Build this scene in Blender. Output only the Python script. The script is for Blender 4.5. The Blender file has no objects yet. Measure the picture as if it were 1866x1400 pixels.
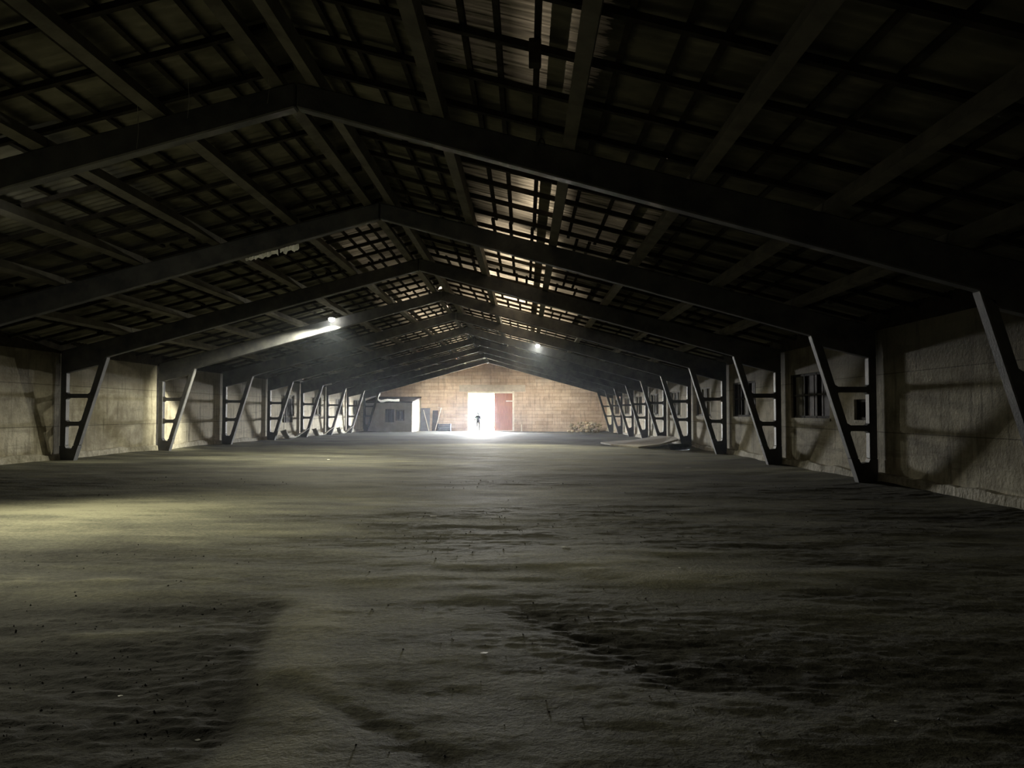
import bpy, bmesh, math, random
import numpy as np
from mathutils import Vector, Matrix

random.seed(7)
RNG = np.random.RandomState(11)
C = bpy.context.scene.collection
SC = bpy.context.scene

# ------------------------------------------------------------------ camera, sky, sun, exposure
F_PX = 1402.0
cam_d = bpy.data.cameras.new('camera')
cam_d.sensor_fit = 'HORIZONTAL'
cam_d.sensor_width = 36.0
cam_d.lens = F_PX / 1866.0 * 36.0
cam_d.clip_start = 0.05
cam_d.clip_end = 600
cam = bpy.data.objects.new('camera', cam_d)
C.objects.link(cam)
cam.location = (3.1, 0.0, 1.48)
cam.rotation_euler = (math.radians(90 + 2.083), 0, math.radians(0.98))
SC.camera = cam

world = bpy.data.worlds.new('sky')
SC.world = world
world.use_nodes = True
wn = world.node_tree
bg = wn.nodes['Background']
# hazy white glare along the horizon, much deeper overhead
_tc = wn.nodes.new('ShaderNodeTexCoord')
_sp = wn.nodes.new('ShaderNodeSeparateXYZ')
_rp = wn.nodes.new('ShaderNodeValToRGB')
wn.links.new(_tc.outputs['Generated'], _sp.inputs[0])
wn.links.new(_sp.outputs['Z'], _rp.inputs['Fac'])
_rp.color_ramp.elements[0].position = 0.0
_rp.color_ramp.elements[0].color = (1.0, 0.985, 0.95, 1)
_rp.color_ramp.elements[1].position = 0.62
_rp.color_ramp.elements[1].color = (0.014, 0.018, 0.026, 1)
_e = _rp.color_ramp.elements.new(0.22)
_e.color = (0.62, 0.66, 0.70, 1)
wn.links.new(_rp.outputs['Color'], bg.inputs['Color'])
bg.inputs['Strength'].default_value = 700.0
world.cycles.sampling_method = 'MANUAL'
world.cycles.sample_map_resolution = 64

sun_d = bpy.data.lights.new('sun', 'SUN')
sun_d.energy = 1500.0
sun_d.angle = math.radians(0.6)
sun_d.color = (1.0, 0.86, 0.66)
sun = bpy.data.objects.new('sun', sun_d)
C.objects.link(sun)
# high on the right, a little behind the gable, so that it lights the yard only
_sd = Vector((-0.5, 0.25, -1.0)).normalized()
sun.rotation_euler = _sd.to_track_quat('-Z', 'Y').to_euler()

port_d = bpy.data.lights.new('doorway_portal', 'AREA')
port_d.shape = 'RECTANGLE'
port_d.size = 2.4
port_d.size_y = 3.7
port_d.cycles.is_portal = True
port = bpy.data.objects.new('doorway_portal', port_d)
C.objects.link(port)
port.location = (-0.92, 70.35, 1.5)
port.rotation_euler = (math.radians(-90), 0, 0)

SC.view_settings.view_transform = 'Standard'
SC.view_settings.look = 'None'
SC.view_settings.gamma = 1.0
SC.view_settings.exposure = 0.0
SC.view_settings.use_curve_mapping = False
SC.cycles.max_bounces = 8
SC.cycles.diffuse_bounces = 5
SC.cycles.glossy_bounces = 3
SC.cycles.transparent_max_bounces = 8
SC.cycles.sample_clamp_indirect = 40.0
SC.cycles.use_denoising = True

# ------------------------------------------------------------------ helpers
def mat(name, c1, c2=None, scale=3.0, rough=0.85, spec=0.3, bump=0.0, bscale=20.0, detail=6.0, stretch=(1, 1, 1),
        lo=0.35, hi=0.65, metal=0.0):
    m = bpy.data.materials.new(name)
    m.use_nodes = True
    nt = m.node_tree
    p = nt.nodes['Principled BSDF']
    p.inputs['Roughness'].default_value = rough
    p.inputs['Specular IOR Level'].default_value = spec
    p.inputs['Metallic'].default_value = metal
    tc = nt.nodes.new('ShaderNodeTexCoord')
    mp = nt.nodes.new('ShaderNodeMapping')
    mp.inputs['Scale'].default_value = stretch
    geo = nt.nodes.new('ShaderNodeNewGeometry')
    nt.links.new(geo.outputs['Position'], mp.inputs['Vector'])
    if c2 is None:
        p.inputs['Base Color'].default_value = (*c1, 1)
    else:
        n = nt.nodes.new('ShaderNodeTexNoise')
        n.inputs['Scale'].default_value = scale
        n.inputs['Detail'].default_value = detail
        n.inputs['Roughness'].default_value = 0.62
        nt.links.new(mp.outputs['Vector'], n.inputs['Vector'])
        r = nt.nodes.new('ShaderNodeValToRGB')
        r.color_ramp.elements[0].position = lo
        r.color_ramp.elements[1].position = hi
        r.color_ramp.elements[0].color = (*c1, 1)
        r.color_ramp.elements[1].color = (*c2, 1)
        nt.links.new(n.outputs['Fac'], r.inputs['Fac'])
        nt.links.new(r.outputs['Color'], p.inputs['Base Color'])
    if bump:
        n2 = nt.nodes.new('ShaderNodeTexNoise')
        n2.inputs['Scale'].default_value = bscale
        n2.inputs['Detail'].default_value = 5
        nt.links.new(mp.outputs['Vector'], n2.inputs['Vector'])
        b = nt.nodes.new('ShaderNodeBump')
        b.inputs['Strength'].default_value = bump
        b.inputs['Distance'].default_value = 0.02
        nt.links.new(n2.outputs['Fac'], b.inputs['Height'])
        nt.links.new(b.outputs['Normal'], p.inputs['Normal'])
    return m

def emit(name, col, s):
    m = bpy.data.materials.new(name)
    m.use_nodes = True
    nt = m.node_tree
    nt.nodes.remove(nt.nodes['Principled BSDF'])
    e = nt.nodes.new('ShaderNodeEmission')
    e.inputs['Color'].default_value = (*col, 1)
    e.inputs['Strength'].default_value = s
    nt.links.new(e.outputs[0], nt.nodes['Material Output'].inputs['Surface'])
    return m

def link_bm(name, bm, m, parent=None, bevel=0.0, smooth=False):
    me = bpy.data.meshes.new(name)
    bmesh.ops.recalc_face_normals(bm, faces=bm.faces)
    bm.to_mesh(me)
    bm.free()
    me.materials.append(m)
    if smooth:
        for f in me.polygons:
            f.use_smooth = True
    o = bpy.data.objects.new(name, me)
    C.objects.link(o)
    if parent:
        o.parent = parent
    if bevel:
        bv = o.modifiers.new('bevel', 'BEVEL')
        bv.width = bevel
        bv.segments = 1
        bv.limit_method = 'ANGLE'
    return o

def tag(o, label, cat, group=None, kind=None):
    o['label'] = label
    o['category'] = cat
    if group:
        o['group'] = group
    if kind:
        o['kind'] = kind
    return o

def empty(name, label, cat, loc=(0, 0, 0), rz=0.0, group=None):
    o = bpy.data.objects.new(name, None)
    C.objects.link(o)
    o.location = loc
    o.rotation_euler = (0, 0, rz)
    return tag(o, label, cat, group)

def struct(name, bm, m, **k):
    o = link_bm(name, bm, m, **k)
    o['kind'] = 'structure'
    return o

def box(bm, x0, x1, y0, y1, z0, z1):
    vs = [bm.verts.new((x, y, z)) for x in (x0, x1) for y in (y0, y1) for z in (z0, z1)]
    for q in ((0, 1, 3, 2), (4, 6, 7, 5), (0, 4, 5, 1), (2, 3, 7, 6), (0, 2, 6, 4), (1, 5, 7, 3)):
        bm.faces.new([vs[i] for i in q])

def obox(bm, p0, p1, w, h, up=Vector((0, 0, 1))):
    """bar from p0 to p1, w across, h along up; centred"""
    p0, p1 = Vector(p0), Vector(p1)
    d = (p1 - p0).normalized()
    s = d.cross(up).normalized()
    u = s.cross(d).normalized()
    vs = []
    for p in (p0, p1):
        for a, b in ((-1, -1), (1, -1), (1, 1), (-1, 1)):
            vs.append(bm.verts.new(p + s * (a * w / 2) + u * (b * h / 2)))
    bm.faces.new(vs[0:4])
    bm.faces.new(vs[4:8])
    for i in range(4):
        j = (i + 1) % 4
        bm.faces.new((vs[i], vs[j], vs[4 + j], vs[4 + i]))

def prism(bm, pts, y0, y1, s=1):
    """polygon in (|X|, Z), extruded along Y; s mirrors X"""
    a = [bm.verts.new((s * x, y0, z)) for x, z in pts]
    b = [bm.verts.new((s * x, y1, z)) for x, z in pts]
    bm.faces.new(a)
    bm.faces.new(list(reversed(b)))
    n = len(pts)
    for i in range(n):
        j = (i + 1) % n
        bm.faces.new((a[i], b[i], b[j], a[j]))

def tube(bm, pts, r, seg=6, cap=True):
    pts = [Vector(p) for p in pts]
    rings = []
    for i, p in enumerate(pts):
        d = (pts[min(i + 1, len(pts) - 1)] - pts[max(i - 1, 0)]).normalized()
        a = d.cross(Vector((0.13, 0.2, 0.97)))
        if a.length < 1e-3:
            a = d.cross(Vector((1, 0, 0)))
        a.normalize()
        b = d.cross(a)
        rr = r[i] if isinstance(r, (list, tuple)) else r
        rings.append([bm.verts.new(p + a * math.cos(t) * rr + b * math.sin(t) * rr)
                      for t in [2 * math.pi * k / seg for k in range(seg)]])
    for i in range(len(rings) - 1):
        for k in range(seg):
            bm.faces.new((rings[i][k], rings[i][(k + 1) % seg], rings[i + 1][(k + 1) % seg], rings[i + 1][k]))
    if cap:
        bm.faces.new(rings[0])
        bm.faces.new(rings[-1])

# value noise, vectorised
_P = RNG.rand(256, 256)
def vnoise(x, y):
    xi = np.floor(x).astype(int); yi = np.floor(y).astype(int)
    fx = x - xi; fy = y - yi
    fx = fx * fx * (3 - 2 * fx); fy = fy * fy * (3 - 2 * fy)
    g = lambda a, b: _P[a % 256, b % 256]
    return ((g(xi, yi) * (1 - fx) + g(xi + 1, yi) * fx) * (1 - fy) + (g(xi, yi + 1) * (1 - fx) + g(xi + 1, yi + 1) * fx) * fy)
def fbm(x, y, o=4, off=0.0):
    s = 0; a = 0.5; t = 0
    for i in range(o):
        s = s + a * vnoise(x * 2 ** i + 17.3 * i + off, y * 2 ** i + 5.1 * i + off * 1.7)
        t += a; a *= 0.5
    return s / t

ORD = ['first', 'second', 'third', 'fourth', 'fifth', 'sixth', 'seventh', 'eighth', 'ninth', 'tenth', 'eleventh', 'twelfth']

# ------------------------------------------------------------------ dimensions of the hall
NF = 10
FY = [10.3 + 6.0 * k for k in range(NF)]       # frame planes
Y_END = 70.0
Y_BACK = -7.0
WX = 10.52                                     # inner face of the long walls
KX, KZ = 9.1, 3.09                             # knee
AZ = 5.60                                      # underside at the ridge
TOP0, TOPS = 5.95, 0.257                       # top of the beams at the ridge, fall per metre
def ztop(x):
    return TOP0 - TOPS * abs(x)
def zbot(x):
    return AZ - (AZ - KZ) / KX * abs(x)
ANG = math.atan(TOPS)
PUR_H, RAF_H, BAT_H = 0.17, 0.075, 0.05

def floor_z(x, y):
    x = np.asarray(x, float); y = np.asarray(y, float)
    z = -0.0052 * np.maximum(0, y - 16) + 0.08 * np.clip(-x / 9, 0, 1.1)
    z = z - 0.03 * np.clip(x / 9, 0, 1)
    # spoil banked against the walls
    e = np.clip((np.abs(x) - 8.7) / 1.8, 0, 1)
    z = z + e * e * (0.02 + 0.10 * fbm(y * 0.35, np.sign(x) * 3 + 5, 3))
    return z
def fz(x, y):
    return float(floor_z(np.array([x]), np.array([y]))[0])

# ------------------------------------------------------------------ materials
M = {}
M['frame'] = mat('grey_cast_concrete', (0.065, 0.068, 0.078), (0.14, 0.14, 0.138), 2.2, 0.62, 0.35, 0.2, 30)
M['purlin'] = mat('purlin_concrete', (0.11, 0.105, 0.09), (0.20, 0.19, 0.16), 2.0, 0.85, 0.25, 0.3, 25)
M['timber'] = mat('sooty_timber', (0.018, 0.016, 0.013), (0.05, 0.044, 0.035), 4.0, 0.9, 0.15, 0.4, 30)
M['plinth'] = mat('crumbling_limewash', (0.30, 0.28, 0.22), (0.55, 0.52, 0.44), 6.0, 0.9, 0.2, 1.0, 14)
M['dark_board'] = mat('dark_board', (0.02, 0.016, 0.018), (0.05, 0.04, 0.042), 5.0, 0.8, 0.2, 0.3)
M['grey_board'] = mat('weathered_grey_board', (0.10, 0.098, 0.09), (0.3, 0.29, 0.26), 5.0, 0.85, 0.2, 0.6, 18, stretch=(1, 1, 0.25))
M['pale_board'] = mat('limewashed_board', (0.28, 0.26, 0.2), (0.42, 0.39, 0.32), 4.0, 0.85, 0.2, 0.6, 18, stretch=(1, 1, 0.3))
M['red_board'] = mat('red_brown_door_paint', (0.30, 0.12, 0.075), (0.46, 0.20, 0.12), 3.0, 0.7, 0.3, 0.3, 18, stretch=(6, 1, 0.5))
M['white_paint'] = mat('white_painted_wood', (0.66, 0.6, 0.52), (0.8, 0.76, 0.68), 5.0, 0.6, 0.3)
M['film'] = mat('torn_white_film', (0.62, 0.62, 0.58), (0.8, 0.8, 0.76), 9.0, 0.45, 0.5)
M['sheet_pale'] = mat('pale_dusty_sheet', (0.42, 0.41, 0.36), (0.62, 0.6, 0.54), 5.0, 0.55, 0.4)
M['metal'] = mat('dull_metal', (0.03, 0.035, 0.035), (0.10, 0.11, 0.11), 6.0, 0.45, 0.5, metal=0.5)
M['bluegrey'] = mat('blue_grey_painted_sheet', (0.06, 0.065, 0.10), (0.12, 0.125, 0.17), 3.0, 0.6, 0.4)
M['rubble'] = mat('broken_concrete', (0.26, 0.21, 0.15), (0.52, 0.44, 0.33), 3.0, 0.9, 0.2, 0.8, 12)
M['crumb'] = mat('dark_soil_crumb', (0.012, 0.012, 0.010), (0.09, 0.085, 0.06), 9.0, 0.8, 0.3)
M['gravel'] = mat('sunlit_yard_gravel', (0.42, 0.38, 0.30), (0.62, 0.58, 0.48), 1.0, 0.95, 0.1, 0.5, 8)
M['litter'] = mat('pale_litter', (0.6, 0.6, 0.55), (0.8, 0.8, 0.76), 20.0, 0.5, 0.4)
M['lamp_body'] = mat('black_lamp_housing', (0.02, 0.02, 0.02), None, rough=0.5)
M['lens'] = emit('lamp_lens', (1.0, 0.98, 0.86), 60.0)
M['cloth'] = mat('dark_clothes', (0.008, 0.008, 0.009), (0.016, 0.016, 0.018), 8, 0.9)
M['skin'] = mat('skin', (0.4, 0.22, 0.15), None, rough=0.6)

_nt = M['film'].node_tree
_tr = _nt.nodes.new('ShaderNodeBsdfTranslucent'); _tr.inputs['Color'].default_value = (0.95, 0.95, 0.9, 1)
_mx = _nt.nodes.new('ShaderNodeMixShader'); _mx.inputs[0].default_value = 0.85
_nt.links.new(_nt.nodes['Principled BSDF'].outputs[0], _mx.inputs[1]); _nt.links.new(_tr.outputs[0], _mx.inputs[2])
_nt.links.new(_mx.outputs[0], _nt.nodes['Material Output'].inputs['Surface'])

# walls: limewashed panels with horizontal joints, streaks and dirt
def wall_material(name, base, dirt, band_h=1.2, warm=0.0, brick=False):
    m = bpy.data.materials.new(name)
    m.use_nodes = True
    nt = m.node_tree
    L = nt.links.new
    p = nt.nodes['Principled BSDF']
    p.inputs['Roughness'].default_value = 0.9
    p.inputs['Specular IOR Level'].default_value = 0.2
    geo = nt.nodes.new('ShaderNodeNewGeometry')
    sep = nt.nodes.new('ShaderNodeSeparateXYZ')
    L(geo.outputs['Position'], sep.inputs[0])
    def noise(scale, st, det=6):
        mp = nt.nodes.new('ShaderNodeMapping'); mp.inputs['Scale'].default_value = st
        L(geo.outputs['Position'], mp.inputs['Vector'])
        n = nt.nodes.new('ShaderNodeTexNoise'); n.inputs['Scale'].default_value = scale
        n.inputs['Detail'].default_value = det; n.inputs['Roughness'].default_value = 0.65
        L(mp.outputs[0], n.inputs['Vector'])
        return n.outputs['Fac']
    def ramp(src, a, b, ca=(0, 0, 0), cb=(1, 1, 1)):
        r = nt.nodes.new('ShaderNodeValToRGB')
        r.color_ramp.elements[0].position = a; r.color_ramp.elements[1].position = b
        r.color_ramp.elements[0].color = (*ca, 1); r.color_ramp.elements[1].color = (*cb, 1)
        L(src, r.inputs['Fac'])
        return r.outputs['Color']
    def math_(op, a, b=None):
        n = nt.nodes.new('ShaderNodeMath'); n.operation = op
        for i, v in enumerate((a, b)):
            if v is None: continue
            if isinstance(v, (int, float)): n.inputs[i].default_value = v
            else: L(v, n.inputs[i])
        return n.outputs[0]
    def mix(f, a, b, mode='MIX'):
        n = nt.nodes.new('ShaderNodeMix'); n.data_type = 'RGBA'; n.blend_type = mode
        for key, v in ((0, f), (6, a), (7, b)):
            if isinstance(v, (int, float)): n.inputs[key].default_value = v
            elif isinstance(v, tuple): n.inputs[key].default_value = (*v, 1)
            else: L(v, n.inputs[key])
        return n.outputs[2]
    big = noise(0.9, (1, 1, 1.3))
    streak = noise(5.0, (1, 1, 0.12), 5)
    fine = noise(14, (1, 1, 1), 4)
    col = mix(ramp(big, 0.38, 0.62), dirt, base)
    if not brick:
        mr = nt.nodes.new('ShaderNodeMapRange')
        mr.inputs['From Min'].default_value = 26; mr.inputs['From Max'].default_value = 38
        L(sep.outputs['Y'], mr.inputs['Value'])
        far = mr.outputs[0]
        col = mix(math_('MULTIPLY', far, 0.75), col, (0.86, 0.81, 0.66))  # far bays painted paler, imitating doorway light on the walls
    col = mix(ramp(streak, 0.52, 0.75), col, tuple(v * 0.55 for v in dirt))
    col = mix(ramp(fine, 0.3, 0.7, (0.25,) * 3, (0.0,) * 3), col, tuple(v * 0.5 for v in dirt))
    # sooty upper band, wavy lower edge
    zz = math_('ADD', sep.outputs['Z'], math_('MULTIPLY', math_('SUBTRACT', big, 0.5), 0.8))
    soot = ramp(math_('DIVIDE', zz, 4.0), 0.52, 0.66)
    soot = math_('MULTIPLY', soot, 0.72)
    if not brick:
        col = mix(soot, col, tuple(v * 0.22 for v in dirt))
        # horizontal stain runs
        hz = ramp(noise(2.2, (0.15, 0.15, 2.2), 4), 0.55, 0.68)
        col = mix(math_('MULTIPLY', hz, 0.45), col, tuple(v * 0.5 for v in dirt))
    b = nt.nodes.new('ShaderNodeBump')
    b.inputs['Strength'].default_value = 0.8; b.inputs['Distance'].default_value = 0.03
    h = math_('ADD', big, math_('MULTIPLY', fine, 0.5))
    if brick:
        mp = nt.nodes.new('ShaderNodeMapping'); mp.inputs['Rotation'].default_value = (math.radians(90), 0, 0)
        L(geo.outputs['Position'], mp.inputs['Vector'])
        bt = nt.nodes.new('ShaderNodeTexBrick')
        bt.inputs['Scale'].default_value = 1.0
        bt.inputs['Brick Width'].default_value = 1.6
        bt.inputs['Row Height'].default_value = 0.32
        bt.inputs['Mortar Size'].default_value = 0.018
        bt.inputs['Color1'].default_value = (0.80, 0.74, 0.68, 1)
        bt.inputs['Color2'].default_value = (1, 1, 1, 1)
        bt.inputs['Mortar'].default_value = (0.55, 0.48, 0.42, 1)
        L(mp.outputs[0], bt.inputs['Vector'])
        col = mix(0.85, col, bt.outputs['Color'], 'MULTIPLY')
        h = math_('SUBTRACT', h, math_('MULTIPLY', bt.outputs['Fac'], 0.8))
    else:
        fr = math_('FRACT', math_('DIVIDE', math_('ADD', sep.outputs['Z'], 0.15), band_h))
        j = math_('LESS_THAN', fr, 0.018)
        fr2 = math_('FRACT', math_('DIVIDE', math_('SUBTRACT', sep.outputs['Y'], 10.3), 6.0))
        j2 = math_('LESS_THAN', fr2, 0.004)
        jj = math_('MAXIMUM', j, j2)
        col = mix(math_('MULTIPLY', jj, 0.6), col, tuple(v * 0.3 for v in dirt))
        h = math_('SUBTRACT', h, math_('MULTIPLY', jj, 0.8))
    L(h, b.inputs['Height'])
    L(b.outputs['Normal'], p.inputs['Normal'])
    L(col, p.inputs['Base Color'])
    return m
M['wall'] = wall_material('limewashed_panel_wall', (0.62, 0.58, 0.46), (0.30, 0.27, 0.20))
M['gable'] = wall_material('gable_blockwork', (0.76, 0.62, 0.53), (0.54, 0.43, 0.36), brick=True)
M['booth'] = mat('grey_render', (0.50, 0.47, 0.42), (0.66, 0.63, 0.57), 1.6, 0.9, 0.2, 0.5, 12)

def roof_material():
    m = bpy.data.materials.new('weathered_corrugated_sheet')
    m.use_nodes = True
    nt = m.node_tree
    L = nt.links.new
    p = nt.nodes['Principled BSDF']
    geo = nt.nodes.new('ShaderNodeNewGeometry')
    def noise(scale, st, det=5):
        mp = nt.nodes.new('ShaderNodeMapping'); mp.inputs['Scale'].default_value = st
        L(geo.outputs['Position'], mp.inputs['Vector'])
        n = nt.nodes.new('ShaderNodeTexNoise'); n.inputs['Scale'].default_value = scale
        n.inputs['Detail'].default_value = det
        L(mp.outputs[0], n.inputs['Vector'])
        return n.outputs['Fac']
    r = nt.nodes.new('ShaderNodeValToRGB')
    r.color_ramp.elements[0].position = 0.35; r.color_ramp.elements[1].position = 0.65
    r.color_ramp.elements[0].color = (0.10, 0.098, 0.08, 1)
    r.color_ramp.elements[1].color = (0.25, 0.24, 0.19, 1)
    L(noise(1.4, (1, 1.4, 1)), r.inputs['Fac'])
    L(r.outputs[0], p.inputs['Base Color'])
    rr = nt.nodes.new('ShaderNodeMapRange')
    rr.inputs['To Min'].default_value = 0.8; rr.inputs['To Max'].default_value = 1.0
    L(noise(3, (0.6, 6, 1)), rr.inputs['Value'])
    L(rr.outputs[0], p.inputs['Roughness'])
    p.inputs['Specular IOR Level'].default_value = 0.03
    b = nt.nodes.new('ShaderNodeBump'); b.inputs['Strength'].default_value = 0.3; b.inputs['Distance'].default_value = 0.012
    L(noise(6, (0.25, 6, 1)), b.inputs['Height'])
    L(b.outputs[0], p.inputs['Normal'])
    at = nt.nodes.new('ShaderNodeAttribute'); at.attribute_name = 'thin'
    st = nt.nodes.new('ShaderNodeMath'); st.operation = 'MULTIPLY'
    sr = nt.nodes.new('ShaderNodeMapRange')
    sr.inputs['From Min'].default_value = 0.35; sr.inputs['From Max'].default_value = 0.65
    sr.inputs['To Min'].default_value = 0.25; sr.inputs['To Max'].default_value = 1.5
    L(noise(3, (0.25, 7, 1)), sr.inputs['Value'])
    L(at.outputs['Fac'], st.inputs[0]); L(sr.outputs[0], st.inputs[1])
    sc = nt.nodes.new('ShaderNodeVectorMath'); sc.operation = 'SCALE'
    sc.inputs[0].default_value = (0.0024, 0.0021, 0.0016)
    L(st.outputs[0], sc.inputs['Scale'])
    tr = nt.nodes.new('ShaderNodeBsdfTranslucent')
    L(sc.outputs[0], tr.inputs['Color'])
    ad = nt.nodes.new('ShaderNodeAddShader')
    L(p.outputs[0], ad.inputs[0]); L(tr.outputs[0], ad.inputs[1])
    L(ad.outputs[0], nt.nodes['Material Output'].inputs['Surface'])
    return m
M['roof'] = roof_material()

def floor_material():
    m = bpy.data.materials.new('packed_dirt_floor')
    m.use_nodes = True
    nt = m.node_tree
    L = nt.links.new
    p = nt.nodes['Principled BSDF']
    geo = nt.nodes.new('ShaderNodeNewGeometry')
    at = nt.nodes.new('ShaderNodeAttribute'); at.attribute_name = 'dust'  # dust amount, with the painted lamp pool in it
    ac = nt.nodes.new('ShaderNodeAttribute'); ac.attribute_name = 'apron'
    def noise(scale, st, det=7, rg=0.65):
        mp = nt.nodes.new('ShaderNodeMapping'); mp.inputs['Scale'].default_value = st
        L(geo.outputs['Position'], mp.inputs['Vector'])
        n = nt.nodes.new('ShaderNodeTexNoise'); n.inputs['Scale'].default_value = scale
        n.inputs['Detail'].default_value = det; n.inputs['Roughness'].default_value = rg
        L(mp.outputs[0], n.inputs['Vector'])
        return n.outputs['Fac']
    def math_(op, a, b):
        n = nt.nodes.new('ShaderNodeMath'); n.operation = op
        for i, v in enumerate((a, b)):
            if isinstance(v, (int, float)): n.inputs[i].default_value = v
            else: L(v, n.inputs[i])
        return n.outputs[0]
    n1 = noise(2.0, (0.55, 1.3, 1))
    n2 = noise(22, (1, 1, 1), 5, 0.7)
    n3 = noise(0.5, (1, 1, 1), 4)
    f = math_('ADD', at.outputs['Fac'], math_('MULTIPLY', math_('SUBTRACT', n1, 0.5), 0.7))
    f = math_('ADD', f, math_('MULTIPLY', math_('SUBTRACT', n2, 0.5), 0.85))
    n5 = noise(120, (1, 1, 1), 3, 0.7)
    f = math_('ADD', f, math_('MULTIPLY', math_('SUBTRACT', n5, 0.5), 0.5))
    r = nt.nodes.new('ShaderNodeValToRGB')
    e = r.color_ramp.elements
    e[0].position = 0.12; e[0].color = (0.030, 0.029, 0.022, 1)
    e[1].position = 0.95; e[1].color = (0.27, 0.26, 0.175, 1)
    x = e.new(0.45); x.color = (0.085, 0.083, 0.062, 1)
    x = e.new(0.7); x.color = (0.155, 0.152, 0.108, 1)
    L(f, r.inputs['Fac'])
    mx = nt.nodes.new('ShaderNodeMix'); mx.data_type = 'RGBA'
    L(ac.outputs['Fac'], mx.inputs[0]); L(r.outputs[0], mx.inputs[6])
    mx.inputs[7].default_value = (0.028, 0.026, 0.022, 1)
    L(mx.outputs[2], p.inputs['Base Color'])
    p.inputs['Specular IOR Level'].default_value = 0.12
    rr = nt.nodes.new('ShaderNodeMapRange')
    rr.inputs['To Min'].default_value = 0.7; rr.inputs['To Max'].default_value = 0.95
    L(n3, rr.inputs['Value'])
    L(rr.outputs[0], p.inputs['Roughness'])
    b = nt.nodes.new('ShaderNodeBump'); b.inputs['Strength'].default_value = 0.75; b.inputs['Distance'].default_value = 0.02
    n4 = noise(55, (1, 1, 1), 4, 0.7)
    h = math_('ADD', math_('MULTIPLY', n2, 1.0), math_('MULTIPLY', n4, 0.35))
    L(h, b.inputs['Height'])
    L(b.outputs[0], p.inputs['Normal'])
    return m
M['floor'] = floor_material()

# ------------------------------------------------------------------ floor
def seg_dist(x, y, a, b):
    ax, ay = a; bx, by = b
    t = np.clip(((x - ax) * (bx - ax) + (y - ay) * (by - ay)) / ((bx - ax) ** 2 + (by - ay) ** 2), 0, 1)
    return np.hypot(x - ax - t * (bx - ax), y - ay - t * (by - ay))

def dust_light_mask(x, y):
    d = 0.52 + 0.9 * (fbm(x * 0.30, y * 0.55, 4) - 0.5) + 0.5 * (fbm(x * 0.5 + 40, y * 2.2, 3) - 0.5)
    # rough dark soil on the near left, ending in a drop-off near the camera axis
    wob = 0.30 * (fbm(y * 1.1, x * 0.2 + 9, 3) - 0.5)
    edge = 1.30 + (5.8 - y) * 0.22 + wob
    near = np.clip((6.2 - y + 0.6 * (fbm(x * 0.8, y * 0.2 + 3, 3) - 0.5)) / 0.5, 0, 1)
    left = np.clip((edge - x) / 0.10, 0, 1)
    d = d - 0.42 * near * left
    dustband = np.exp(-((x - edge - 0.22) / 0.28) ** 2) * np.clip((6.4 - y) / 0.5, 0, 1)
    d = d + 0.30 * dustband
    d = d + 0.16 * near * np.clip((x - edge) / 0.3, 0, 1) * np.clip((3.6 - x) / 0.8, 0, 1)
    # dark crease running right-forward from the tongue
    d = d - 0.24 * np.exp(-(seg_dist(x, y, (1.8, 4.2), (2.75, 3.3)) / 0.10) ** 2)
    d = d - 0.34 * np.exp(-(seg_dist(x, y, (3.2, 5.6), (3.9, 4.4)) / 0.16) ** 2)
    d = d - 0.26 * np.exp(-(seg_dist(x, y, (3.9, 4.3), (4.6, 4.1)) / 0.14) ** 2)
    # pale streak across the soil
    brk = np.clip(3.0 * (fbm(x * 2.2, y * 4.0, 3, 5.0) - 0.33), 0, 1)
    d = d + 0.50 * brk * np.exp(-(seg_dist(x, y, (-0.2, 4.95), (1.2, 5.3)) / 0.12) ** 2)
    d = d + 0.42 * brk * np.exp(-(seg_dist(x, y, (-1.2, 6.6), (0.4, 6.7)) / 0.14) ** 2)
    d = d + 0.36 * brk * np.exp(-(seg_dist(x, y, (-3.2, 6.9), (-1.4, 6.7)) / 0.22) ** 2)
    # lamp pool painted paler on the left, with a nearer darker band
    d = d + 0.28 * np.exp(-(((x + 2.0) / 4.5) ** 2 + ((y - 11.5) / 3.6) ** 2))
    d = d - 0.22 * np.exp(-(seg_dist(x, y, (-1.5, 8.0), (3.0, 9.2)) / 0.45) ** 2)
    d = d - 0.20 * np.clip((y - 34) / 10, 0, 1)
    d = d - 0.10 * np.clip((x - 4) / 4, 0, 1) * np.clip((16 - y) / 4, 0, 1)
    d = d + 0.30 * (fbm(x * 1.6 + 9, y * 3.4, 4) - 0.5)
    return np.clip(d, 0, 1.1)

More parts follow.
